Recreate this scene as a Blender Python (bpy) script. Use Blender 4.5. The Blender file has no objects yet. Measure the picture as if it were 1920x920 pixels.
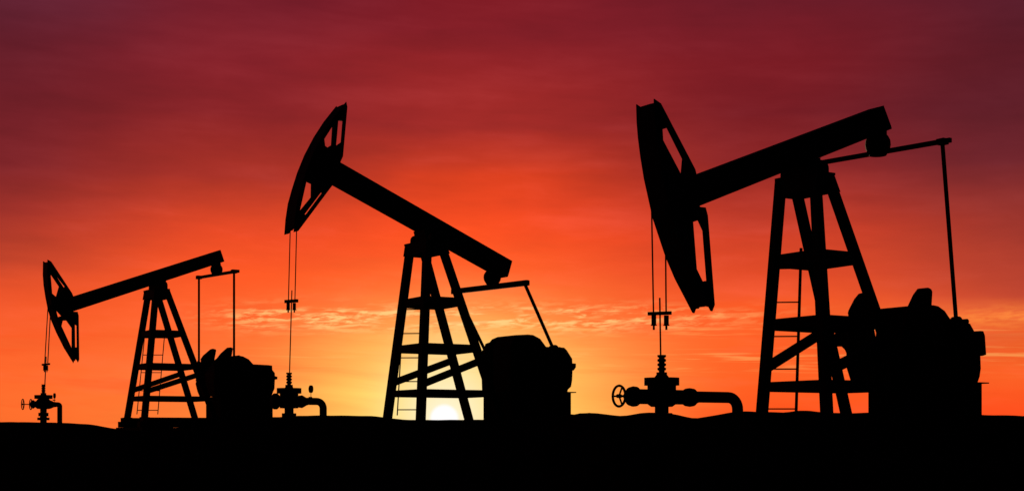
import bpy, bmesh, math, random
from mathutils import Vector, Matrix
from mathutils.geometry import tessellate_polygon

sc = bpy.context.scene
COL = sc.collection
F, HZ, EYE, YAW = 2667.0, 810.0, 1.6, math.radians(33)
CA, SA = math.cos(YAW), math.sin(YAW)
random.seed(4)

# ------------------------------------------------------------------ materials
def lin(c):
    return tuple(((v / 255 + .055) / 1.055) ** 2.4 if v > 10 else v / 255 / 12.92 for v in c)

def steel(name, col, rough, scale):
    m = bpy.data.materials.new(name); m.use_nodes = True
    nt = m.node_tree; b = nt.nodes['Principled BSDF']
    tc = nt.nodes.new('ShaderNodeTexCoord'); nz = nt.nodes.new('ShaderNodeTexNoise')
    nz.inputs['Scale'].default_value = scale; nz.inputs['Detail'].default_value = 6
    cr = nt.nodes.new('ShaderNodeValToRGB')
    cr.color_ramp.elements[0].position = .35; cr.color_ramp.elements[1].position = .7
    cr.color_ramp.elements[0].color = (*[c * .7 for c in col], 1)
    cr.color_ramp.elements[1].color = (*[c * 1.3 for c in col], 1)
    nt.links.new(tc.outputs['Object'], nz.inputs['Vector'])
    nt.links.new(nz.outputs['Fac'], cr.inputs['Fac'])
    nt.links.new(cr.outputs['Color'], b.inputs['Base Color'])
    bp = nt.nodes.new('ShaderNodeBump'); bp.inputs['Strength'].default_value = .2
    nt.links.new(nz.outputs['Fac'], bp.inputs['Height']); nt.links.new(bp.outputs['Normal'], b.inputs['Normal'])
    b.inputs['Roughness'].default_value = rough
    b.inputs['Specular IOR Level'].default_value = .12
    return m
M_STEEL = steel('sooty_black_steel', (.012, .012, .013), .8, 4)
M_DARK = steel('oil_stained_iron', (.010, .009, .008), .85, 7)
M_CONC = steel('oil_stained_concrete', (.016, .015, .014), .95, 3)
M_CABLE = steel('greased_wire_rope', (.008, .008, .008), .8, 30)
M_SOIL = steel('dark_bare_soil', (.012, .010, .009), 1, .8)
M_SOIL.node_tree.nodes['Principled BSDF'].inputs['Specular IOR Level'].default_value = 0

# ------------------------------------------------------------------ geometry helpers
class G:
    """a growing list of vertices and faces; coordinates are local to the thing"""
    def __init__(s): s.v, s.f = [], []
    def add(s, vs, fs):
        n = len(s.v); s.v += [tuple(v) for v in vs]; s.f += [tuple(i + n for i in f) for f in fs]; return s
    def prism(s, pts, y0, y1, holes=()):
        loops = [list(pts)] + [list(h) for h in holes]
        flat = [p for l in loops for p in l]; n = len(flat)
        tri = tessellate_polygon([[Vector((p[0], p[1], 0)) for p in l] for l in loops])
        vs = [(p[0], y0, p[1]) for p in flat] + [(p[0], y1, p[1]) for p in flat]
        fs = [tuple(t) for t in tri] + [tuple(i + n for i in reversed(t)) for t in tri]
        k = 0
        for l in loops:
            m = len(l)
            for i in range(m):
                a, b = k + i, k + (i + 1) % m
                fs.append((a, b, b + n, a + n))
            k += m
        return s.add(vs, fs)
    def box(s, x0, x1, y0, y1, z0, z1):
        return s.prism([(x0, z0), (x1, z0), (x1, z1), (x0, z1)], y0, y1)
    def strut(s, p, q, wx, wy, tx=None, ty=None):
        """sheared box whose ends are level rectangles"""
        tx, ty = tx or wx, ty or wy
        vs = []
        for c, a, b in ((p, wx, wy), (q, tx, ty)):
            for i, j in ((-1, -1), (1, -1), (1, 1), (-1, 1)):
                vs.append((c[0] + i * a / 2, c[1] + j * b / 2, c[2]))
        return s.add(vs, [(0, 1, 2, 3), (7, 6, 5, 4)] + [(i, (i + 1) % 4, 4 + (i + 1) % 4, 4 + i) for i in range(4)])
    def bar(s, p, q, w, h):
        """box bar from p to q, w across, h upright"""
        p, q = Vector(p), Vector(q); d = (q - p).normalized()
        a = d.cross(Vector((0, 0, 1)))
        a = a.normalized() if a.length > 1e-4 else Vector((0, 1, 0))
        b = a.cross(d).normalized()
        vs = [c + a * i * w / 2 + b * j * h / 2 for c in (p, q) for i, j in ((-1, -1), (1, -1), (1, 1), (-1, 1))]
        return s.add(vs, [(0, 1, 2, 3), (7, 6, 5, 4)] + [(i, (i + 1) % 4, 4 + (i + 1) % 4, 4 + i) for i in range(4)])
    def path(s, pts, rad, n=12):
        """tube through points, one radius or one per point"""
        pts = [Vector(p) for p in pts]; m = len(pts)
        rs = rad if isinstance(rad, (list, tuple)) else [rad] * m
        a = None; vs = []
        for i, p in enumerate(pts):
            d = (pts[min(i + 1, m - 1)] - pts[max(i - 1, 0)]).normalized()
            if a is None:
                a = d.cross(Vector((0, 1, 0)))
                if a.length < .1: a = d.cross(Vector((1, 0, 0)))
            a = (a - d * a.dot(d)).normalized(); b = d.cross(a)
            for k in range(n):
                t = 2 * math.pi * k / n
                vs.append(p + (a * math.cos(t) + b * math.sin(t)) * rs[i])
        fs = [tuple(range(n)), tuple(reversed(range((m - 1) * n, m * n)))]
        for i in range(m - 1):
            for k in range(n):
                fs.append((i * n + k, i * n + (k + 1) % n, (i + 1) * n + (k + 1) % n, (i + 1) * n + k))
        return s.add(vs, fs)
    def turned(s, c, axis, prof, n=20):
        """lathe: prof = (position along axis, radius)"""
        d = Vector(axis); a = Vector((0, 1, 0)) if abs(d.y) < .9 else Vector((1, 0, 0)); b = d.cross(a)
        c = Vector(c); vs = []
        for t, r in prof:
            for k in range(n):
                u = 2 * math.pi * k / n
                vs.append(c + d * t + (a * math.cos(u) + b * math.sin(u)) * r)
        m = len(prof); fs = [tuple(range(n)), tuple(reversed(range((m - 1) * n, m * n)))]
        for i in range(m - 1):
            for k in range(n):
                fs.append((i * n + k, i * n + (k + 1) % n, (i + 1) * n + (k + 1) % n, (i + 1) * n + k))
        return s.add(vs, fs)
    def ring(s, c, R, r, n=36, m=8):
        """wheel rim standing in the plane across the x axis"""
        vs, fs = [], []
        for i in range(n):
            t = 2 * math.pi * i / n
            for k in range(m):
                u = 2 * math.pi * k / m; q = R + r * math.cos(u)
                vs.append((c[0] + r * math.sin(u), c[1] + q * math.cos(t), c[2] + q * math.sin(t)))
        for i in range(n):
            for k in range(m):
                fs.append((i * m + k, ((i + 1) % n) * m + k, ((i + 1) % n) * m + (k + 1) % m, i * m + (k + 1) % m))
        return s.add(vs, fs)
    def link(s, name, mat, parent=None, bevel=0):
        me = bpy.data.meshes.new(name); me.from_pydata(s.v, [], s.f)
        bm = bmesh.new(); bm.from_mesh(me); bmesh.ops.recalc_face_normals(bm, faces=bm.faces); bm.to_mesh(me); bm.free()
        me.materials.append(mat)
        o = bpy.data.objects.new(name, me); COL.objects.link(o); o.parent = parent
        if bevel:
            b = o.modifiers.new('soft_edges', 'BEVEL'); b.width = bevel; b.segments = 2; b.limit_method = 'ANGLE'
        return o

def thing(name, label, cat, group, loc):
    o = bpy.data.objects.new(name, None); COL.objects.link(o)
    o.location = loc; o.rotation_euler = (0, 0, YAW); o.empty_display_size = .3
    o['label'] = label; o['category'] = cat; o['group'] = group
    return o

# ------------------------------------------------------------------ terrain
RIDGE = [(-2500, 786, 46), (-900, 792, 46), (-300, 789, 46), (0, 790.5, 46), (70, 790.8, 46), (100, 791.5, 46), (130, 792.5, 46), (160, 794, 46), (175, 796, 46), (190, 799, 46),
         (205, 802, 46), (218, 804.3, 45.5), (235, 806.6, 45), (350, 806.2, 43), (400, 798, 40), (450, 788, 37), (500, 782.3, 34.5), (535, 780.5, 33),
         (560, 779, 33), (640, 778.3, 33), (690, 779, 33), (712, 780.8, 33), (735, 783.6, 33), (760, 786, 33), (900, 786.3, 32.6), (960, 784.5, 31.5),
         (1030, 780, 29.6), (1071, 776, 28), (1092, 773.3, 27), (1110, 773.4, 26.4), (1130, 776, 26), (1150, 778.2, 26), (1165, 778.8, 26), (1182, 777, 26), (1197, 774.2, 26), (1215, 772.3, 26), (1235, 772.6, 26),
         (1260, 775.7, 26), (1285, 781, 26), (1303, 783.8, 26), (1330, 779.6, 26), (1360, 773.7, 26), (1380, 771, 26), (1398, 770, 26), (1420, 771.2, 26),
         (1450, 772.3, 26), (1470, 772.6, 26), (1487, 770.3, 26), (1500, 769.3, 26), (1520, 771, 26), (1545, 772.8, 26), (1590, 773.7, 26), (1640, 773.2, 26), (1740, 775, 26), (1845, 777.6, 26),
         (1880, 778, 26), (1920, 779, 26), (2300, 776, 27), (3200, 782, 28), (5200, 780, 30)]
RX = [((p - 960) / F * b, b, EYE + (HZ - r) / F * b) for p, r, b in RIDGE]

def sstep(t):
    t = max(0., min(1., t)); return t * t * (3 - 2 * t)

def ridge(x):
    if x <= RX[0][0]: return RX[0][1:]
    if x >= RX[-1][0]: return RX[-1][1:]
    for i in range(len(RX) - 1):
        a, b = RX[i], RX[i + 1]
        if x <= b[0]:
            t = (x - a[0]) / (b[0] - a[0])
            pa, pb = RX[max(i - 1, 0)], RX[min(i + 2, len(RX) - 1)]
            h = b[0] - a[0]
            out = []
            for k in (1, 2):   # smooth (monotone-limited) interpolation
                ma = (b[k] - pa[k]) / max(b[0] - pa[0], 1e-6); mb = (pb[k] - a[k]) / max(pb[0] - a[0], 1e-6)
                d = (b[k] - a[k]) / h
                if d == 0: ma = mb = 0
                else:
                    ma = max(-3 * abs(d), min(3 * abs(d), ma)); mb = max(-3 * abs(d), min(3 * abs(d), mb))
                out.append((2*t**3 - 3*t*t + 1) * a[k] + (t**3 - 2*t*t + t) * h * ma + (-2*t**3 + 3*t*t) * b[k] + (t**3 - t*t) * h * mb)
            return tuple(out)

def plateau(x):
    return 1.665 + (1.40 - 1.665) * sstep((x + 8.6) / 2.2)

def height(x, y):
    b, zc = ridge(x)
    if y <= b: return zc * sstep((y / b) ** 2) if y > 0 else 0.
    p = plateau(x)
    h = zc + (p - zc) * sstep((y - b) / 2.4)
    return h * (1 - sstep((y - 64) / 70))

def build_ground():
    xs = []
    x = -26.
    while x <= 26.01: xs.append(x); x += .13
    s, st = 26., .2
    while s < 6000:
        st *= 1.25; s += st; xs.append(s); xs.insert(0, -s)
    ys = [-6000, -2000, -700, -250, -100, -40, -15, -5, 0, 3, 6, 9, 12, 15, 17, 19, 20.5]
    y = 21.5
    while y < 50: ys.append(y); y += .3
    ys += [52, 55, 58, 61, 64, 67, 70, 75, 80, 86, 92, 98, 104, 110, 116, 122, 128, 134, 140, 180, 260, 420, 800, 1600, 3200, 6000]
    g = G()
    for yy in ys:
        for xx in xs:
            h = height(xx, yy)
            if 5 < yy < 60 and abs(xx) < 30:
                h += .006 * math.sin(xx * 7.1 + yy * 1.3) * math.sin(xx * 3.3 - yy * 2.1)
            g.v.append((xx, yy, h))
    n = len(xs)
    for j in range(len(ys) - 1):
        for i in range(n - 1):
            g.f.append((j * n + i, j * n + i + 1, (j + 1) * n + i + 1, (j + 1) * n + i))
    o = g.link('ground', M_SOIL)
    for p in o.data.polygons: p.use_smooth = True
    o['kind'] = 'structure'; o['label'] = 'bare black ground rising to a low uneven ridge'
build_ground()

# ------------------------------------------------------------------ pump jacks
class Frame:
    """a pump's own axes: x along its walking beam towards the tail, y across, z up from its ground"""
    def __init__(s, px, D, zg):
        s.o = Vector(((px - 960) / F * D, D, zg))
    def at(s, px, py, y=0.):
        d = Vector(((px - 960) / F, 1, (HZ - py) / F))
        v = Vector((-SA, CA, 0)); o = s.o - Vector((0, 0, EYE))
        t = (y + o.x * v.x + o.y * v.y) / (d.x * v.x + d.y * v.y)
        w = d * t - o
        return Vector((w.x * CA + w.y * SA, y, w.z))
    def xz(s, px, py, y=0.):
        w = s.at(px, py, y); return (w.x, w.z)
    def m(s, px, n, y=0.):
        """metres that n picture elements span at that place"""
        w = s.at(px, 600, y); return n * (s.o.y + w.x * SA + y * CA) / F

PUMPS = [
 dict(key='small', px=316, D=52, zg=1.665, wy=1.72,
  label='smallest pump jack, far left, its two thin rods hanging straight down to the crank weights',
  legs=[((276,562),(239,782)), ((289.5,577),(271,782)), ((303,577),(365,782)), ((319,562),(402,782))],
  cap=(562,545), ties=[(627,10.5),(688,10),(747.5,9)], brace=((732,700),(733,702)),
  saddle=((289,537),(304,535.5),8), ladder=[((271,632),(256.7,776)),((310,611),(295.8,776))], rungs=[633,665,698,732,768.5],
  beam=[(120,560.5,1),(405,470.5,1),(421,490,-1),(122,588.5,-1)], endtop=(414.5,468),
  eq=((367,520.7),(449.5,508),1.95), eqb=(406,493,515,11.5), eqt=5.5,
  pit=((373,521),(373,690)), pitn=((438.8,510),(438.8,690)), pitw=4.2,
  arc=[(80.5,489.5),(80,515),(81.5,535),(85,557.5),(89.5,580),(95,598.7),(105,622.5),(120,652.5),(136.8,679.5)],
  topb=(96.2,490), back=[(135,548.7),(137.5,554.5),(138,583.7),(145.7,584),(147.7,591),(148.7,673.7)], botb=(146,679.5),
  nopen=[[(95.2,515.5,-3),(102.5,511,-3),(120.7,537,-2),(106,556.7,-3),(98,550,-3)], [(105,579.5,-3),(116,591.7,-3),(108.7,594,-3)],
         [(118,600.5,-3),(128,600,-3),(143.2,610,-2),(143.7,650.5,-2),(134,651,-3),(115.5,611,-3)]],
  fopen=[[(88,508,3),(93,512,3),(110,537,3),(106,556.7,2),(98,550,2),(91,545,3)], [(105,579.5,2),(116,591.7,2),(108.7,594,2)],
         [(112,600,3),(124.5,598.7,2),(134,614.5,3),(134,652,3),(128,655,3),(114,625,3)]],
  cab=[((90,575),(83.8,681)),((95.5,570),(89.6,680))], cabw=1.9, rod=((86.5,668),(84,724)), carrier=(79.3,92.8,680.5,684), pots=[(81,85.3),(86,90.3)], potz=(684,693.8,697),
  gear=[(386,743,1),(384,700,1),(400,676,1),(433,667,1),(449,666,-1),(456.3,667.6,-1),(466.7,673,-1),(475,682.2,-1),(503.8,683.7,-1),(510.6,684.7,-1),(511,693,-1),(515.6,698.5,-1),(516,705,-1),(515.8,712,-1),(515,728,-1),(510.6,738.4,-1),(510,744,-1)],
  cwf=[(374.8,743),(370.6,733),(367,718.8),(368.6,713.6),(372,690),(377,682),(376.8,675.4),(376.4,672.7),(381,666),(394.4,654.4),(398.5,653),(404,654.4),(405,656.4),(401.6,674.4),(402,700),(396,743)],
  cwn=[(401.6,675),(406.8,671.3),(414,662),(426.4,651),(432.6,650.6),(436.3,652.3),(433.8,666.8),(436,690),(434,735),(412,740),(402,710)],
  cy=1.0, box=[(510,703),(519.3,705.8),(519,710.5),(510,712)], shaft=(468,702), crf=[(368,714),(369,700),(371,676),(378,680),(400,690),(412,700),(412,712),(400,716)], crn=[(433,680),(446,680),(478,695),(478,712),(462,716),(436,700)],
  ped=(386,511.7,744,782), plank=(500,516,743.2), skid=(222,512,782.5,800.6), gap=(391.5,407,743.5)),
 dict(key='middle', px=836, D=39, zg=1.40, wy=1.72,
  label='pump jack with its horse head raised high, the setting sun shining between its legs',
  legs=[((767,481),(727,780)), ((800,492),(789,780)), ((801,495),(877.5,780)), ((834.5,481),(936,780))],
  cap=(481,458), ties=[(569.5,15),(655,13.5),(738,12)], brace=((718,675),(720,676)),
  saddle=((783,449),(812,446),10), ladder=[((756.5,577),(744.8,778)),((798,560),(785,778))], rungs=[579.5,624.8,670.3,714.8,767.5],
  beam=[(612,289,-1),(961,489,-1),(952.3,519,-1),(600,335.2,1)], endtop=None,
  eq=((846,546.5),(991.5,529.8),1.95), eqb=(923,503,533,16.5), eqt=10.5,
  pit=((856,546),(913,664)), pitn=((984,532),(1038,655)), pitw=6,
  arc=[(630.3,199),(606.9,228.4),(587.8,257.8),(570.2,291.5),(557,323.8),(546.7,356.1),(539.4,382.5),(535,411.9),(532.9,440.3)],
  topb=(651.5,200.5), back=[(643.3,293),(639,302.7),(623,347.9)], botb=(559.3,433),
  nopen=[[(608.3,260.7,-3),(623.3,237.2,-3),(636.2,225,-3),(641.8,227.5,-2),(638.6,267,-2),(629,275,-3),(614.5,277,-3),(609.8,273.3,-3)],
         [(575.2,338.5,-3),(603,352,-3),(602.6,362.6,-2),(571.2,404.5,-2),(562,397,-3)]],
  fopen=[[(594,262,3),(612,237,3),(623,230,3),(620.4,272.5,3),(614.5,277,2),(600,277,3)],
         [(562,333,3),(586.3,343.8,2),(582.2,370.2,3),(556,402,3)]],
  cab=[((544.3,425),(540.8,563)),((556.6,410),(553,562))], cabw=2, rod=((547.3,544),(542.8,702)), carrier=(534.6,558,561,567), pots=[(537,543.7),(548.8,555)], potz=(567,581,585.5),
  gear=[(925,734,1),(925,650,1),(934,631,1),(990,626.5,-1),(1000,627.5,-1),(1013,634.5,-1),(1024,649.5,-1),(1058,651,-1),(1063,656,-1),(1073,672,-1),(1074,690,-1),(1073,712,-1),(1071,724,-1),(1065,730,-1),(1064,735,-1)],
  cwf=[(905,734),(904,703),(907,670),(909.5,652),(911,644),(919,641),(923.5,635.5),(934,631),(952,634),(962,700),(950,734)],
  cwn=[(1000,672),(1030,656),(1058,662),(1068,684),(1062,716),(1045,728),(1000,724),(990,700)],
  cy=1.0, box=[(1066,680),(1078,681),(1078,688),(1074,694),(1066,694)], shaft=(1054,690), crf=[(906,656),(920,652),(945,685),(940,700),(915,700)], crn=[(1030,656),(1046,654),(1066,680),(1066,700),(1046,704)],
  ped=(906,1071,734,790), plank=(1050,1080,734), skid=(712,1070,791,806), gap=(932,946,733)),
 dict(key='large', px=1566, D=32, zg=1.40, wy=1.72,
  label='largest pump jack, its solid horse head lowered and its tail raised to one slanting rod',
  legs=[((1462,365),(1429,770)), ((1530.5,368),(1550,770)), ((1496,370),(1585.5,770)), ((1563.5,363),(1706,770))],
  cap=(369,335), ties=[(490,22),(609,20),(725,18)], brace=((690,617),(698,640)),
  saddle=((1480,331),(1537,313.5),14), ladder=[((1455,480),(1437,774)),((1502,465),(1492.7,774))], rungs=[503,566.5,630.5,691.5,766],
  beam=[(1262,342.5,1),(1629,205,1),(1672.6,241.5,-1),(1266,404.5,-1)], endtop=(1661,198),
  eq=((1517,308.7),(1785,262.6),1.95), eqb=(1646,245,292,23.5), eqt=8.5,
  pit=((1535,308),(1556,636)), pitn=((1767,268),(1793,604)), pitw=7.5,
  arc=[(1192.5,196),(1193.5,230),(1196,260),(1200.5,295),(1207,335),(1220.3,395),(1223.7,410),(1245,474),(1249,485),(1265,522.5),(1282.5,556),(1298,586)],
  topb=(1239.5,194), back=[(1304,317.5),(1306,326),(1312.5,387.5),(1323.5,389),(1327.5,404),(1340.5,571)], botb=(1336,583),
  nopen=[[(1242.5,242.5,-3),(1249.5,240,-2),(1278.5,298,-2),(1276,326,-2),(1256,326,-3),(1250,300,-3),(1243.7,262.5,-3)],
         [(1283,424,-3),(1300,416,-3),(1307.5,412.5,-2),(1316.7,432.5,-2),(1324,526,-2),(1318,527.5,-3),(1306,502.5,-3),(1292,470,-3)]],
  fopen=[[(1212,251,3),(1218,249,3),(1243,306,3),(1241,330,3),(1224,331,3)], [(1250,430,3),(1270,421,3),(1282,442,3),(1288,530,3),(1274,505,3)]],
  cab=[((1221.6,380),(1225.3,586)),((1247,345),(1249,585))], cabw=2.9, rod=((1237,558),(1238.8,668)), carrier=(1215.3,1258.4,583.5,590), pots=[(1221.3,1230.5),(1244.8,1254)], potz=(590,610,618),
  gear=[(1640,716,1),(1640,640,1),(1651,578,1),(1703,574,-1),(1751,571.4,-1),(1760.8,573.7,-1),(1772,582,-1),(1782.8,598,-1),(1806,604,-1),(1819.5,606,-1),(1830,625,-1),(1837,640,-1),(1839,667,-1),(1839.8,690,-1),(1837.7,705,-1),(1834,716,-1)],
  cwf=[(1598,716),(1589,687),(1589,655),(1591,620),(1593.5,595),(1591.7,586),(1593.5,580),(1604,559.6),(1612,550),(1622,547.5),(1629,550),(1631,575),(1634,600),(1650,690),(1640,716)],
  cwn=[(1700,582),(1704,573.7),(1714.4,551.7),(1722.6,540.5),(1737.9,539),(1743.8,542),(1745.8,546.4),(1744.4,571),(1750,640),(1762,700),(1720,712),(1690,640)],
  cy=1.0, box=[(1828,627),(1835,620),(1840.7,620.7),(1843.6,628.6),(1846,664.7),(1839,667),(1825,667)], shaft=(1818,655), crf=[(1569,624),(1576,622),(1595,620),(1610,640),(1610,665),(1595,670),(1588,655),(1582,649),(1569,649)], crn=[(1784,599),(1806,599),(1826,632),(1834,655),(1822,672),(1806,665)],
  ped=(1627.5,1841.5,716,790), plank=(1800,1854,721), skid=(1405,1840,790,806), gap=(1701,1717,720)),
]
GROUP = 'pump jacks standing along the ridge'
HW, HI = .30, .18          # horse head: outer and inner planes of its two side plates
PL = {3: HW, 2: HI, -3: -HW, -2: -HI}

def lerp_at(p, q, z):
    t = (z - p.z) / (q.z - p.z); return p + (q - p) * t

def build_pump(P):
    A = Frame(P['px'], P['D'], P['zg'])
    T = thing('pump_jack', P['label'], 'pump jack', GROUP, A.o)
    YT, YB = .56, 1.02
    sgn = (1, -1, 1, -1)
    # ---- skid and sleepers
    s0, s1, r0, r1 = P['skid']
    zt = A.at(s0, r0, 1.0).z; zb = A.at(s0, r1, 1.0).z
    sx0 = A.at(s0, r0, 1.2).x; sx1 = A.at(s1, r0, -1.2).x
    g = G()
    for y in (-1.1, 1.1):
        g.box(sx0 + .1, sx1, y - .16, y + .16, zb, zt)
        g.box(sx0, sx0 + .1, y - .16, y + .16, zb, zt - .14)
    for x in (sx0 + .5, sx0 + 2.2, sx0 + 3.6): g.box(x, x + .18, -.94, .94, zb + .04, zt - .04)
    g.link('skid_frame', M_STEEL, T)
    for k, (a, w) in enumerate(((0.0, .38), (.7, .42), (2.05, .45), (3.0, .5), (4.4, .5), (5.2, .5))):
        if sx0 + a + w > sx1 + .3: break
        G().box(sx0 + a, sx0 + a + w, -1.5, 1.5, -.12, zb - .003).link('sleeper', M_CONC, T)
    # ---- tower legs
    L = []
    for (tp, bt), s in zip(P['legs'], sgn):
        p, q = A.at(*tp, YT * s), A.at(*bt, YB * s)
        L.append((p, q)); print(P['key'], 'leg', [round(c, 2) for c in p], [round(c, 2) for c in q])
    ztop = A.at(P['legs'][0][0][0], P['cap'][1], YT).z
    zcap = A.at(P['legs'][0][0][0], P['cap'][0], YT).z
    for p, q in L:
        a, b = lerp_at(p, q, zt), lerp_at(p, q, ztop - .03)
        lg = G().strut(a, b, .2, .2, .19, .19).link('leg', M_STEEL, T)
        G().box(a.x - .14, a.x + .14, a.y - .14, a.y + .14, zt - .02, zt + .012).link('foot_plate', M_STEEL, lg)
    # ---- ties and diagonal braces
    for row, hpx in P['ties']:
        z = lerp_row(A, L[0], row).z
        h = A.m(P['px'], hpx)
        c = [lerp_at(p, q, z) for p, q in L]
        for i, j in ((0, 1), (1, 3), (3, 2), (2, 0)):
            G().bar(c[i], c[j], .10, h).link('tie_beam', M_STEEL, T)
    (fa, fb), (na, nb) = P['brace']
    for (i, j), (ra, rb) in (((0, 2), (fa, fb)), ((1, 3), (na, nb))):
        a, b = lerp_row(A, L[i], ra), lerp_row(A, L[j], rb)
        G().bar(a, b, .09, A.m(P['px'], P['ties'][1][1] * .95)).link('diagonal_brace', M_STEEL, T)
    # ---- cap and saddle bearing
    cx = sum(lerp_at(p, q, zcap).x for p, q in L) / 4
    q4 = lambda z, e: [(min(lerp_at(*l, z).x for l in L) - e, max(lerp_at(*l, z).x for l in L) + e, max(abs(lerp_at(*l, z).y) for l in L) + e)][0]
    lo, up = q4(zcap, .085), q4(ztop - .05, .085)
    g = G().strut(((lo[0] + lo[1]) / 2, 0, zcap), ((up[0] + up[1]) / 2, 0, ztop - .05), lo[1] - lo[0], 2 * lo[2], up[1] - up[0], 2 * up[2])
    g.box(up[0] - .012, up[1] + .012, -up[2] - .012, up[2] + .012, ztop - .05, ztop)
    g.link('tower_cap', M_STEEL, T)
    f, n, rpx = P['saddle']
    af, an = A.at(*f, .5), A.at(*n, -.5)
    x0, z0 = (af.x + an.x) / 2, (af.z + an.z) / 2; r = A.m(P['px'], rpx)
    print(P['key'], 'saddle', af[:], an[:], 'cap', cx, zcap, ztop)
    prof = lambda: [(x0 - r, ztop - .01)] + [(x0 - r * math.cos(t * math.pi / 10), z0 + r * math.sin(t * math.pi / 10)) for t in range(11)] + [(x0 + r, ztop - .01)]
    for y in (-.5, .5):
        G().prism(prof(), y - .08, y + .08).link('saddle_bearing', M_STEEL, T)
    G().turned((x0, 0, z0), (0, 1, 0), [(-.62, r * .5), (.62, r * .5)], 16).link('saddle_shaft', M_STEEL, T)
    # ---- walking beam (I section)
    bw = .23
    tl, tr, br, bl = [Vector((*A.xz(px, py, bw * s), 0)) for px, py, s in P['beam']]
    print(P['key'], 'beam', [tuple(round(c, 2) for c in v) for v in (tl, tr, br, bl)])
    top, bot = (tr - tl).normalized(), (br - bl).normalized()
    upn = Vector((-top.y, top.x, 0))
    ft = .05
    g = G()
    q = lambda *v: [(p.x, p.y) for p in v]
    g.prism(q(bl, br, br + upn * ft, bl + upn * ft), -bw, bw)
    g.prism(q(tl - upn * ft, tr - upn * ft, tr, tl), -bw, bw)
    g.prism(q(bl + upn * ft, br + upn * ft, tr - upn * ft, tl - upn * ft), -.19, .19)
    e0 = -top * .05
    g.prism(q(br + e0 + upn * ft, br + upn * ft, tr - upn * ft, tr + e0 - upn * ft), -bw, -.19).prism(q(br + e0 + upn * ft, br + upn * ft, tr - upn * ft, tr + e0 - upn * ft), .19, bw)
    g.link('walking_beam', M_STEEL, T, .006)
    # saddle block joining beam and shaft
    def bot_z(x): return bl.y + (br.y - bl.y) * (x - bl.x) / (br.x - bl.x)
    G().prism([(x0 - .2, bot_z(x0 - .2) + .003), (x0 - .13, z0 - r * .4), (x0 + .13, z0 - r * .4), (x0 + .2, bot_z(x0 + .2) + .003)], -.3, .3).link('beam_saddle', M_STEEL, T)
    # ---- horse head
    arc = [Vector((*A.xz(px, py, HW), 0)) for px, py in P['arc']]
    back = [Vector((*A.xz(px, py, -HW), 0)) for px, py in [P['topb']] + P['back'] + [P['botb']]]
    outline = [(v.x, v.y) for v in arc] + [(v.x, v.y) for v in reversed(back)]
    H = None
    def cut(p, q, d): return p + (q - p) * min(.9, d / (q - p).length)
    core = [cut(arc[0], arc[1], .08)] + arc[1:-1] + [cut(arc[-1], arc[-2], .12)] + [cut(back[-1], back[-2], .1)] + list(reversed(back[1:-1])) + [cut(back[0], back[1], .05)]
    core = [(v.x, v.y) for v in core]
    for s, key in ((-1, 'nopen'), (1, 'fopen')):
        holes = [[A.xz(px, py, PL[k]) for px, py, k in h] for h in P[key]]
        g = G().prism(outline, s * HW, s * (HW - .025), holes).prism(core, s * (HW - .028), s * HI, holes)
        if H is None: H = g
        else: H.add(g.v, g.f)
    # curved face plate between the two side plates, stopping short of their tips
    n = len(arc); inner = []
    a0 = arc[0] + (arc[1] - arc[0]) * min(.9, .075 / (arc[1] - arc[0]).length)
    a1 = arc[-1] + (arc[-2] - arc[-1]) * min(.9, .11 / (arc[-2] - arc[-1]).length)
    face = [a0] + arc[1:-1] + [a1]
    for i, p in enumerate(face):
        d = (face[min(i + 1, n - 1)] - face[max(i - 1, 0)]).normalized()
        inner.append(p + Vector((-d.y, d.x, 0)) * .04)
    H.prism([(p.x, p.y) for p in face] + [(p.x, p.y) for p in reversed(inner)], -HI, HI)
    hd = H.link('horse_head', M_STEEL, T)
    # ---- bridle, carrier bar, polished rod
    rc = A.m(P['px'] - 200, P['cabw']) / 2
    for (a, b), y in zip(P['cab'], (.18, -.18)):
        p, q = A.at(*a, y), A.at(*b, y)
        G().path([p, q], rc, 8).link('bridle_cable', M_CABLE, T)
    c0, c1, cz0, cz1 = P['carrier']
    p, q = A.at(c0, (cz0 + cz1) / 2 + 1, .25), A.at(c1, (cz0 + cz1) / 2 - .5, -.25)
    print(P['key'], 'carrier', p[:], q[:], 'rod', A.at(*P['rod'][0])[:], A.at(*P['rod'][1])[:])
    cb = G().bar(p, q, .05, A.m(c0, cz1 - cz0)).link('carrier_bar', M_STEEL, T)
    for (e0, e1), y in zip(P['pots'], (.18, -.18)):
        c = (e0 + e1) / 2; rr = A.m(c, e1 - e0) / 2
        zz = [A.at(c, r, y).z for r in (P['potz'][0], P['potz'][1], P['potz'][2])]
        w = A.at(c, P['potz'][0], y)
        G().turned((w.x, y, 0), (0, 0, 1), [(zz[0] - .01, rr), (zz[1] + .02, rr), (zz[1] + .019, rr * 1.25), (zz[1], rr * 1.25), (zz[1], rr * .45), (zz[2], rr * .45)], 14).link('cable_clamp', M_STEEL, cb)
    G().path([A.at(*P['rod'][0]), A.at(*P['rod'][1])], rc * 1.05, 10).link('polished_rod', M_CABLE, T)
    # ---- equalizer and pitman rods
    e0, e1, ey = P['eq']
    p, q = A.at(e0[0] + 2, e0[1], ey), A.at(e1[0] - 2.5, e1[1], -ey)
    print(P['key'], 'eq', p[:], q[:])
    g = G().bar(p, q, .09, A.m(P['px'] + 100, P['eqt'] * .95))
    e = g.link('equalizer', M_STEEL, T)
    c, ra, rb, hw = P['eqb']
    w0, w1 = A.at(c, ra), A.at(c, rb); hwm = A.m(c, hw); dz = w0.z - w1.z
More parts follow.
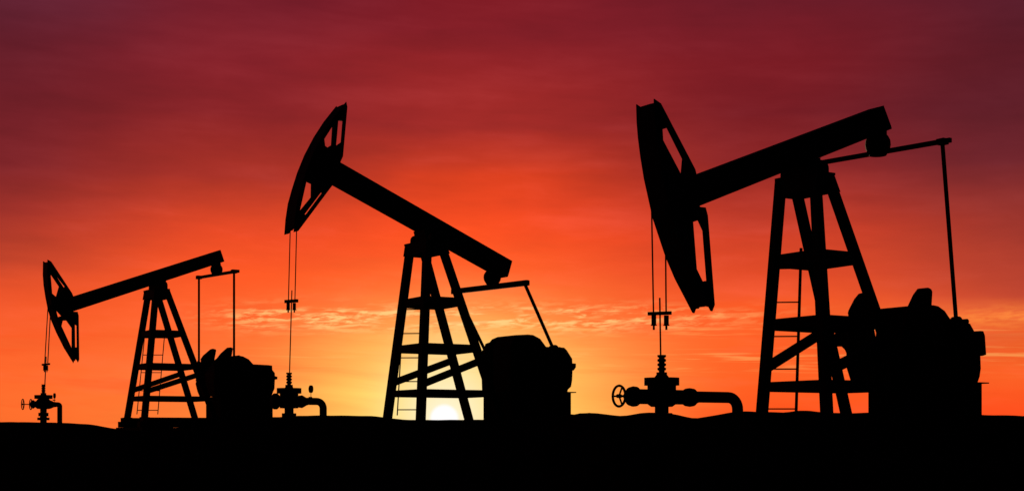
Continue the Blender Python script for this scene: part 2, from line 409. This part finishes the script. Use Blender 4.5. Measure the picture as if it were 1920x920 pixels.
    G().turned((w0.x, 0, w1.z), (0, 0, 1), [(0, hwm * .66), (dz * .1, hwm * .78), (dz * .25, hwm * .94), (dz * .42, hwm), (dz * .6, hwm * .97), (dz * .75, hwm * .82), (dz * .82, hwm * .7), (dz, hwm * .7)], 24).link('equalizer_bearing', M_STEEL, T)
    wpm = A.m(P['px'] + 150, P['pitw'])
    for key, y in (('pit', ey - .12), ('pitn', -ey + .12)):
        a, b = P[key]
        p, q = A.at(*a, y), A.at(*b, y)
        pm = G().path([p, q], wpm / 2, 10).link('pitman_rod', M_STEEL, T)
        G().box(p.x - .09, p.x + .09, p.y - .1, p.y + .1, p.z - .04, p.z + .09).link('rod_bearing', M_STEEL, pm)
        G().turned(q, (0, 1, 0), [(-.3, .06), (-.08, .06), (-.08, .13), (.08, .13), (.08, .06), (.3, .06)], 16).link('crank_pin', M_STEEL, pm)
    # ---- gearbox, crank weights, motor
    h = .45
    gp = [A.xz(px, py, h * s) for px, py, s in P['gear']]
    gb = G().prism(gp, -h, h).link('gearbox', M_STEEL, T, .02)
    gx = sum(v[0] for v in gp) / len(gp); gz = sum(v[1] for v in gp) / len(gp)
    sh = A.at(*P['shaft'], -1.6)
    G().turned((sh.x, 0, sh.z), (0, 1, 0), [(-1.72, .11), (1.72, .11)], 18).link('crank_shaft', M_STEEL, gb)
    for key, y in (('crf', 1.6), ('crn', -1.6)):
        G().prism([A.xz(px, py, y) for px, py in P[key]], y - .07, y + .07).link('crank_arm', M_STEEL, T)
    cy = P['cy']
    for key, y in (('cwf', cy), ('cwn', -cy)):
        pts = [A.xz(px, py, y) for px, py in P[key]]
        G().prism(pts, y - .05, y + .05).link('counterweight', M_STEEL, T, .02)
    G().prism([A.xz(px, py, -h) for px, py in P['box']], -h - .05, -h + .3).link('brake_drum', M_STEEL, T)
    # ---- pedestal
    p0, p1, ra, rb = P['ped']
    hp = .75
    px0, px1 = A.at(p0, ra, hp).x, A.at(p1, ra, -hp).x
    zp = A.at((p0 + p1) / 2, ra, 0).z
    zl = zt if P['key'] == 'small' else -.1
    print(P['key'], 'ped', px0, px1, zp)
    pd = G().box(px0, px1, -hp, hp, zl, zp - .03).link('pedestal', M_CONC, T, .015)
    k0, k1, kr = P['plank']
    G().box(px0 - .02, A.at(k1, kr, -hp).x, -hp - .01, -hp + .25, zp - .028, zp).link('deck_plank', M_STEEL, pd)
    G().box(px0 - .02, px1, -hp + .3, hp, zp - .028, zp).link('deck_plank', M_STEEL, pd)
    # ---- ladder
    (la, lb), (ra_, rb_) = P['ladder']
    a, b, c, d = A.at(*la, .8), A.at(*lb, .8), A.at(*ra_, .42), A.at(*rb_, .42)
    print(P['key'], 'ladder', a[:], b[:], c[:], d[:])
    lw = .018
    g = G().path([a, b], lw, 8).path([c, d], .034 if P['key'] == 'large' else lw, 8)
    for r in P['rungs']:
        z = A.at((la[0] + ra_[0]) / 2, r, .6).z
        g.path([lerp_at(a, b, z), lerp_at(c, d, z)], lw * .85, 8)
    g.link('ladder', M_STEEL, T)
    return A, T

def lerp_row(A, leg, row):
    """the point of a leg's centre line that lies at that picture row"""
    p, q = leg
    def rw(w):
        dep = A.o.y + w.x * SA + w.y * CA
        return HZ - F * (w.z + A.o.z - EYE) / dep
    lo, hi = -.3, 1.3
    for _ in range(40):
        m = (lo + hi) / 2
        if rw(p + (q - p) * m) < row: lo = m
        else: hi = m
    return p + (q - p) * lo

FR = {}
for P in PUMPS: FR[P['key']] = build_pump(P)[0]

# ------------------------------------------------------------------ wellheads
WGROUP = 'wellheads under the horse heads'
def wellhead(A, cx, label, stuffing, collar, flange, body, cross, pipe, stem, wheels=(), gauge=None, tilt=0):
    """cx = column of the bore; every number below is (row or column, half size) in picture elements turned to metres at the bore"""
    w = A.at(cx, 750, 0); O = Vector((w.x, 0, 0))
    x_, y_ = w.x, 0
    wo = Vector((A.o.x + CA * w.x, A.o.y + SA * w.x, A.o.z))
    T = thing('wellhead', label, 'wellhead', WGROUP, wo)
    Z = lambda r: A.at(cx, r, 0).z
    X = lambda c, r=745: A.at(c, r, 0).x - O.x
    S = lambda n: A.m(cx, n)
    def vert(name, prof, parent=T, mat=M_DARK):
        return G().turned((0, 0, 0), (0, 0, 1), [(Z(r), S(h)) for r, h in prof], 24).link(name, mat, parent)
    sb = vert('stuffing_box', stuffing)
    vert('collar', collar)
    vert('flange', flange)
    vert('valve_body', body)
    r, prof = cross
    G().turned((0, 0, Z(r)), (1, 0, 0), [(X(c, r), S(h)) for c, h in prof], 24).link('cross_pipe', M_DARK, T)
    # bent outlet pipe
    c0, ce, rp, hh, cvx, rend = pipe
    R = S(hh); xb = X(cvx, rp); zc = Z(rp); rb = (xb - X(ce, rp)); pts = [(X(c0, rp), 0, zc)]
    for k in range(9):
        t = k / 8 * math.pi / 2
        pts.append((xb - rb + rb * math.sin(t), 0, zc - rb + rb * math.cos(t)))
    pts.append((xb, 0, -.15))
    G().path(pts, R, 18).link('outlet_pipe', M_DARK, T)
    vert('casing_stem', stem)
    for c, rx, R_, th in wheels:
        hw = G().ring((X(c, rx), 0, Z(rx)), S(R_), S(th)).link('handwheel', M_DARK, T)
        sp = G()
        for k in range(3):
            t = 2 * math.pi * k / 3 + math.pi / 2 * 0
            sp.path([(X(c, rx), 0, Z(rx)), (X(c, rx), S(R_) * math.cos(t), Z(rx) + S(R_) * math.sin(t))], S(th) * .7, 8)
        sp.turned((X(c, rx), 0, Z(rx)), (1, 0, 0), [(-S(th) * 1.8, S(th) * 1.5), (S(th) * 1.8, S(th) * 1.5)], 12)
        sp.path([(X(c, rx), 0, Z(rx)), (X(prof[0][0], rx) + .02, 0, Z(rx))], S(th) * .9, 8)
        sp.link('wheel_hub', M_DARK, hw)
    if gauge:
        gc, gr, gw, gh, gb = gauge
        gx = X(gc, gr)
        gg = G().turned((gx, 0, Z(gr)), (1, 0, 0), [(-.025, S(gh)), (.025, S(gh))], 24)
        gg.path([(gx, 0, Z(gr)), (gx, 0, Z(gb))], .008, 8)
        gg.turned((gx, 0, Z(gb - 8)), (1, 0, 0), [(-.06, .02), (.03, .02)], 10)
        gg.link('pressure_gauge', M_DARK, T)
    return T

def rings(r0, r1, n, h0, h1):
    out = []; d = (r1 - r0) / n
    for k in range(n):
        out += [(r0 + d * k, h1), (r0 + d * (k + .45), h1), (r0 + d * (k + .62), h0), (r0 + d * (k + .85), h0)]
    return list(reversed(out + [(r1, h0)]))

wellhead(FR['large'], 1240.7, 'largest wellhead, with a single handwheel and a long bent outlet pipe, no gauge',
    rings(665, 697.5, 4, 5.6, 8.2), [(722, 14), (707, 14), (702, 10), (697.5, 10)], [(722, 33), (707.6, 33)],
    [(780, 13), (762, 13), (762, 20), (757, 27), (722, 27)],
    (743.5, [(1172, 6), (1177, 9), (1181, 17), (1187, 19), (1192, 18.5), (1197, 14), (1198, 14), (1284, 13.8), (1287, 17), (1293, 18), (1299, 17), (1305, 11), (1307, 11)]),
    (1300, 1366, 742.3, 10.8, 1383, 790), [(800, 13), (776, 13), (776, 20), (773.6, 20), (773.6, 12.8), (760, 12.8)],
    wheels=[(1160.7, 743.2, 19, 2.4)])
wellhead(FR['middle'], 542, 'wellhead close beside the smallest gearbox, a round gauge above its bent pipe',
    rings(698, 720.8, 4, 3.7, 5.4), [(737, 10), (727, 8), (724, 7), (720.8, 7)], [(737, 23), (727, 23)],
    [(770, 8.5), (765, 8.5), (764.6, 17.3), (737, 17.3)],
    (752, [(509.5, 6), (511, 11), (514, 15), (519, 15), (523, 11), (524, 10), (557, 10), (559, 11), (566, 12.2), (575, 7), (577, 6.6)]),
    (572, 594, 751.2, 6.9, 606, 790), [(800, 8.5), (784, 13.5), (774, 13.5), (774, 8.5), (762, 8.5)],
    gauge=(583, 728, 3.8, 7.2, 752))
wellhead(FR['small'], 81.5, 'smallest wellhead, with two handwheels side by side and a little gauge',
    rings(720, 736, 5, 2.8, 3.8), [(748, 9), (740, 6), (739, 5.1), (736, 5.1)], [(747, 16.3), (740, 16.3)],
    [(770, 6), (766, 6), (765.8, 12), (749, 12), (747, 9.3)],
    (757.5, [(56, 2), (59, 7.5), (63, 8), (66, 5.5), (70, 8), (74, 8.7), (91, 8.7), (96, 7.5), (101, 5.2), (106, 4.6)]),
    (100, 108.5, 757.5, 4.6, 112, 800), [(800, 6), (787, 6), (787, 11.1), (782, 11.1), (782, 6.3), (779.6, 6.3), (779.6, 9.2), (773, 9.2), (773, 6), (764, 6)],
    wheels=[(42.7, 757.7, 9.6, .9), (57.7, 757.7, 9.6, .9)], gauge=(102.2, 741, 1.6, 5, 757))

# ------------------------------------------------------------------ sky
world = bpy.data.worlds.new("World"); sc.world = world; world.use_nodes = True
nt = world.node_tree; nt.nodes.clear(); N, K = nt.nodes, nt.links
def val(x, sock):
    if isinstance(x, (int, float)): sock.default_value = x
    else: K.new(x, sock)
def mth(op, a, b=0., c=0., clamp=False):
    n = N.new('ShaderNodeMath'); n.operation = op; n.use_clamp = clamp
    val(a, n.inputs[0]); val(b, n.inputs[1]); val(c, n.inputs[2]); return n.outputs[0]
def add(a, b): return mth('ADD', a, b)
def sub(a, b): return mth('SUBTRACT', a, b)
def mul(a, b): return mth('MULTIPLY', a, b)
def smooth(x, a, b):
    n = N.new('ShaderNodeMapRange'); n.interpolation_type = 'SMOOTHSTEP'
    val(x, n.inputs['Value']); n.inputs['From Min'].default_value = a; n.inputs['From Max'].default_value = b
    return n.outputs['Result']
def gauss(x, c, s):
    d = mth('DIVIDE', sub(x, c), s); return mth('EXPONENT', mul(mul(d, d), -1.))
def mix(f, a, b):
    n = N.new('ShaderNodeMix'); n.data_type = 'RGBA'; n.clamp_factor = True
    val(f, n.inputs[0])
    for x, s in ((a, n.inputs[6]), (b, n.inputs[7])):
        if isinstance(x, tuple): s.default_value = (*lin(x), 1)
        else: K.new(x, s)
    return n.outputs[2]
def vec(x, y, z=0.):
    n = N.new('ShaderNodeCombineXYZ'); val(x, n.inputs[0]); val(y, n.inputs[1]); val(z, n.inputs[2]); return n.outputs[0]
def noise(v, scale=1., detail=4., rough=.5, dist=0.):
    n = N.new('ShaderNodeTexNoise'); K.new(v, n.inputs['Vector'])
    n.inputs['Scale'].default_value = scale; n.inputs['Detail'].default_value = detail
    n.inputs['Roughness'].default_value = rough; n.inputs['Distortion'].default_value = dist
    return n.outputs['Fac']

tc = N.new('ShaderNodeTexCoord'); sp = N.new('ShaderNodeSeparateXYZ'); K.new(tc.outputs['Generated'], sp.inputs[0])
dx, dy, dz = sp.outputs
hyp = mth('MAXIMUM', mth('SQRT', add(mul(dx, dx), mul(dy, dy))), 1e-4)
TAN = mth('DIVIDE', dz, hyp)                      # tangent of the elevation
AZ = mth('ARCTAN2', dx, dy)                       # bearing from straight ahead
# sky columns: bearing (in units of U) and the colour at each elevation (units of V)
U = add(mul(AZ, F * .985), 960)                   # about 1 unit = 1 thousandth-ish of a radian / 2.6
V = sub(HZ, mul(TAN, F))
warp = sub(noise(vec(mul(AZ, 5.), mul(TAN, 26.)), 1., 4., .55), .5)
V2 = add(V, mul(warp, 70.)); 
fac = mth('DIVIDE', sub(HZ, V2), 1300., clamp=True)
COLS = [
 (0,    [(-490,(30,14,30)),(-150,(55,24,44)),(0,(92,36,56)),(60,(96,32,47)),(130,(98,28,40)),(230,(112,31,40)),(330,(124,34,40)),(430,(156,47,42)),(510,(192,66,44)),(560,(232,82,44)),(590,(244,90,44)),(640,(248,96,46)),(700,(255,104,48)),(770,(255,112,50)),(810,(255,112,48))]),
 (480,  [(-490,(36,14,28)),(-150,(70,22,40)),(0,(114,29,42)),(60,(124,32,43)),(130,(132,34,43)),(230,(138,37,41)),(330,(170,50,41)),(400,(212,66,40)),(450,(238,76,40)),(520,(255,88,40)),(590,(255,98,47)),(640,(255,106,50)),(700,(255,116,54)),(770,(255,126,57)),(810,(255,128,56))]),
 (900,  [(-490,(36,14,28)),(-150,(74,20,36)),(0,(126,28,38)),(60,(132,32,41)),(130,(148,38,42)),(230,(164,46,44)),(300,(196,58,40)),(350,(228,68,36)),(400,(246,74,36)),(450,(255,80,36)),(520,(255,90,42)),(580,(255,106,52)),(640,(255,138,70)),(700,(255,170,86)),(770,(255,172,80)),(810,(255,165,70))]),
 (1400, [(-490,(32,12,28)),(-150,(60,18,36)),(0,(110,29,42)),(60,(118,29,40)),(130,(122,28,37)),(230,(118,28,36)),(300,(138,36,38)),(380,(174,50,40)),(450,(210,65,41)),(520,(228,76,42)),(580,(252,92,42)),(640,(255,100,44)),(700,(255,98,42)),(770,(255,88,36)),(810,(255,80,32))]),
 (1900, [(-490,(26,12,28)),(-150,(46,18,38)),(0,(84,28,43)),(60,(86,27,40)),(130,(90,26,37)),(230,(94,29,40)),(330,(112,36,44)),(430,(150,50,44)),(520,(176,62,47)),(570,(192,70,50)),(605,(240,110,54)),(640,(226,92,44)),(700,(250,98,42)),(770,(255,82,36)),(810,(255,78,34))]),
]
def ramp(stops):
    n = N.new('ShaderNodeValToRGB'); K.new(fac, n.inputs[0]); e = n.color_ramp.elements
    st = sorted(((HZ - r) / 1300., c) for r, c in stops)
    while len(e) < len(st): e.new(.5)
    for i, (p, c) in enumerate(st): e[i].position = p; 
    for i, (p, c) in enumerate(st): e[i].position = p; e[i].color = (*lin(c), 1)
    n.color_ramp.interpolation = 'B_SPLINE' if False else 'EASE' if False else 'LINEAR'
    return n.outputs[0]
c = ramp(COLS[0][1])
U2 = add(U, mul(sub(noise(vec(mul(AZ, 4.), mul(TAN, 12.), 3.), 1., 3.), .5), 260.))
for i in range(1, len(COLS)):
    c = mix(smooth(U2, COLS[i - 1][0], COLS[i][0]), c, ramp(COLS[i][1]))
# long soft streaks of high cloud, drawn out along the horizon and dipping slightly
s1 = noise(vec(mul(AZ, 9.), add(mul(TAN, 95.), mul(AZ, 6.)), 1.), 1., 6., .58, .4)
s2 = noise(vec(mul(AZ, 3.2), add(mul(TAN, 34.), mul(AZ, -3.)), 7.), 1., 4., .5, .3)
s3 = noise(vec(add(mul(AZ, 15.), mul(TAN, -10.)), add(mul(TAN, 42.), mul(AZ, 5.)), 19.), 1., 5., .55, .2)
st = add(mth('MULTIPLY_ADD', sub(s1, .5), .26, mul(sub(s2, .5), .45)), mul(sub(s3, .5), .45))
hi = smooth(V, 640, 300)
red = smooth(noise(vec(add(mul(AZ, 7.), 3.), add(mul(TAN, 70.), mul(AZ, 3.)), 23.), 1., 4., .55), .48, .68)
c = mix(mul(mul(red, smooth(V, 560, 660)), .4), c, (250, 84, 36))
gain = add(sub(1., mul(hi, .01)), mul(st, add(.3, mul(hi, .55))))
hsv = N.new('ShaderNodeHueSaturation'); K.new(c, hsv.inputs['Color']); K.new(gain, hsv.inputs['Value'])
K.new(sub(add(1.004, mul(smooth(V, 420, 200), .012)), mul(mth('MAXIMUM', st, 0.), .08)), hsv.inputs['Saturation'])
c = hsv.outputs[0]
# glow round the sun
gx, gy = sub(U, 845), sub(V, 775)
def ell(sx, sy, p=1.0):
    a, b = mth('DIVIDE', gx, sx), mth('DIVIDE', gy, sy)
    r = mth('SQRT', add(mul(a, a), mul(b, b))); r = mth('POWER', r, 2.2 * p)
    return mth('EXPONENT', mul(r, -1.))
gn = add(.4, mul(noise(vec(add(mul(AZ, 9.), mul(TAN, 14.)), add(mul(TAN, 80.), mul(AZ, 6.)), 5.), 1., 5., .55, .3), 1.2))
c = mix(mul(mul(ell(290, 180), .5), gn), c, (255, 176, 84))
c = mix(mul(mul(ell(228, 152), 1.05), gn), c, (255, 220, 104))
c = mix(mul(ell(95, 110), .85), c, (255, 238, 190))
# broken rippled cloud lit from below, in a low band
rip = noise(vec(sub(mul(AZ, 78.), mul(TAN, 130.)), add(mul(TAN, 300.), mul(AZ, 4.)), 2.), 1., 6., .58, .35)
env = noise(vec(sub(mul(AZ, 16.), mul(TAN, 30.)), mul(TAN, 130.), 11.), 1., 4., .55)
band = mul(gauss(V, 597, 21), mul(smooth(U, 330, 560), smooth(U, 1640, 1000)))
band = mul(band, smooth(env, .4, .53))
rib = noise(vec(sub(mul(AZ, 20.), mul(TAN, 40.)), add(mul(TAN, 270.), mul(AZ, 4.)), 8.), 1., 5., .6, .4)
cl = mul(band, add(mul(smooth(rip, .44, .6), .95), mul(smooth(rib, .48, .6), .7)))
c = mix(mul(mul(band, smooth(rip, .5, .36)), .45), c, (246, 92, 40))
lit = mix(ell(480, 290), (255, 150, 82), (255, 224, 142))
c = mix(mul(cl, 1.0), c, lit)
# thin streaks below and above the band
thin = noise(vec(mul(AZ, 16.), add(mul(TAN, 420.), mul(AZ, 5.)), 4.), 1., 5., .6, .5)
tb = mul(add(gauss(V, 676, 22), gauss(V, 622, 10)), smooth(thin, .5, .68))
c = mix(mul(mul(tb, smooth(U, 250, 800)), .42), c, (255, 190, 104))
b3 = mul(mul(gauss(V, 606, 15), smooth(U, 1660, 1850)), smooth(rip, .38, .62))
c = mix(mul(b3, .8), c, (255, 140, 62))
# the sun itself
su = mth('SQRT', add(mul(sub(U, 835), sub(U, 835)), mul(sub(V, 784), sub(V, 784))))
c = mix(mul(mth('EXPONENT', mul(mth('DIVIDE', su, 38.), -1.)), 1.0), c, (255, 250, 225))
c = mix(smooth(su, 30, 21), c, (255, 255, 255))
# away from the sunset the dusk sky is nearly dark
away = mth('ABSOLUTE', add(AZ, .03))
c = mix(smooth(away, .55, 1.5), c, (14, 9, 18))
c = mix(smooth(TAN, .45, 1.2), c, (16, 8, 18))
below = smooth(TAN, 0., -.06)
c = mix(below, c, (6, 4, 4))
bg = N.new('ShaderNodeBackground'); K.new(c, bg.inputs[0]); bg.inputs[1].default_value = 1.
# a trace of clear-sky light from the same low sun
SUN_AZ, SUN_EL = math.atan((835 - 960) / F), math.atan((HZ - 784) / F)
sky = N.new('ShaderNodeTexSky'); sky.sky_type = 'NISHITA'; sky.sun_disc = False
sky.sun_elevation = SUN_EL; sky.sun_rotation = SUN_AZ
b2 = N.new('ShaderNodeBackground'); K.new(sky.outputs[0], b2.inputs[0]); b2.inputs[1].default_value = .002
ad = N.new('ShaderNodeAddShader'); K.new(bg.outputs[0], ad.inputs[0]); K.new(b2.outputs[0], ad.inputs[1])
out = N.new('ShaderNodeOutputWorld'); K.new(ad.outputs[0], out.inputs[0])

sl = bpy.data.lights.new('sun', 'SUN'); sl.energy = 2.; sl.angle = math.radians(.5); sl.color = (1, .72, .42)
so = bpy.data.objects.new('sun', sl); COL.objects.link(so)
d = -Vector((math.sin(SUN_AZ) * math.cos(SUN_EL), math.cos(SUN_AZ) * math.cos(SUN_EL), math.sin(SUN_EL)))
so.rotation_euler = d.to_track_quat('-Z', 'Y').to_euler()

# ------------------------------------------------------------------ camera and view
cd = bpy.data.cameras.new('camera'); cam = bpy.data.objects.new('camera', cd); COL.objects.link(cam)
cam.location = (0, 0, EYE); cam.rotation_euler = (math.pi / 2, 0, 0)
cd.sensor_width = 36; cd.sensor_fit = 'HORIZONTAL'; cd.lens = F / 1920 * 36
cd.shift_y = (HZ - 460) / 1920; cd.clip_end = 20000; cd.clip_start = .05
sc.camera = cam
vs = sc.view_settings; vs.view_transform = 'Standard'; vs.look = 'None'; vs.gamma = 1; vs.exposure = 0; vs.use_curve_mapping = False
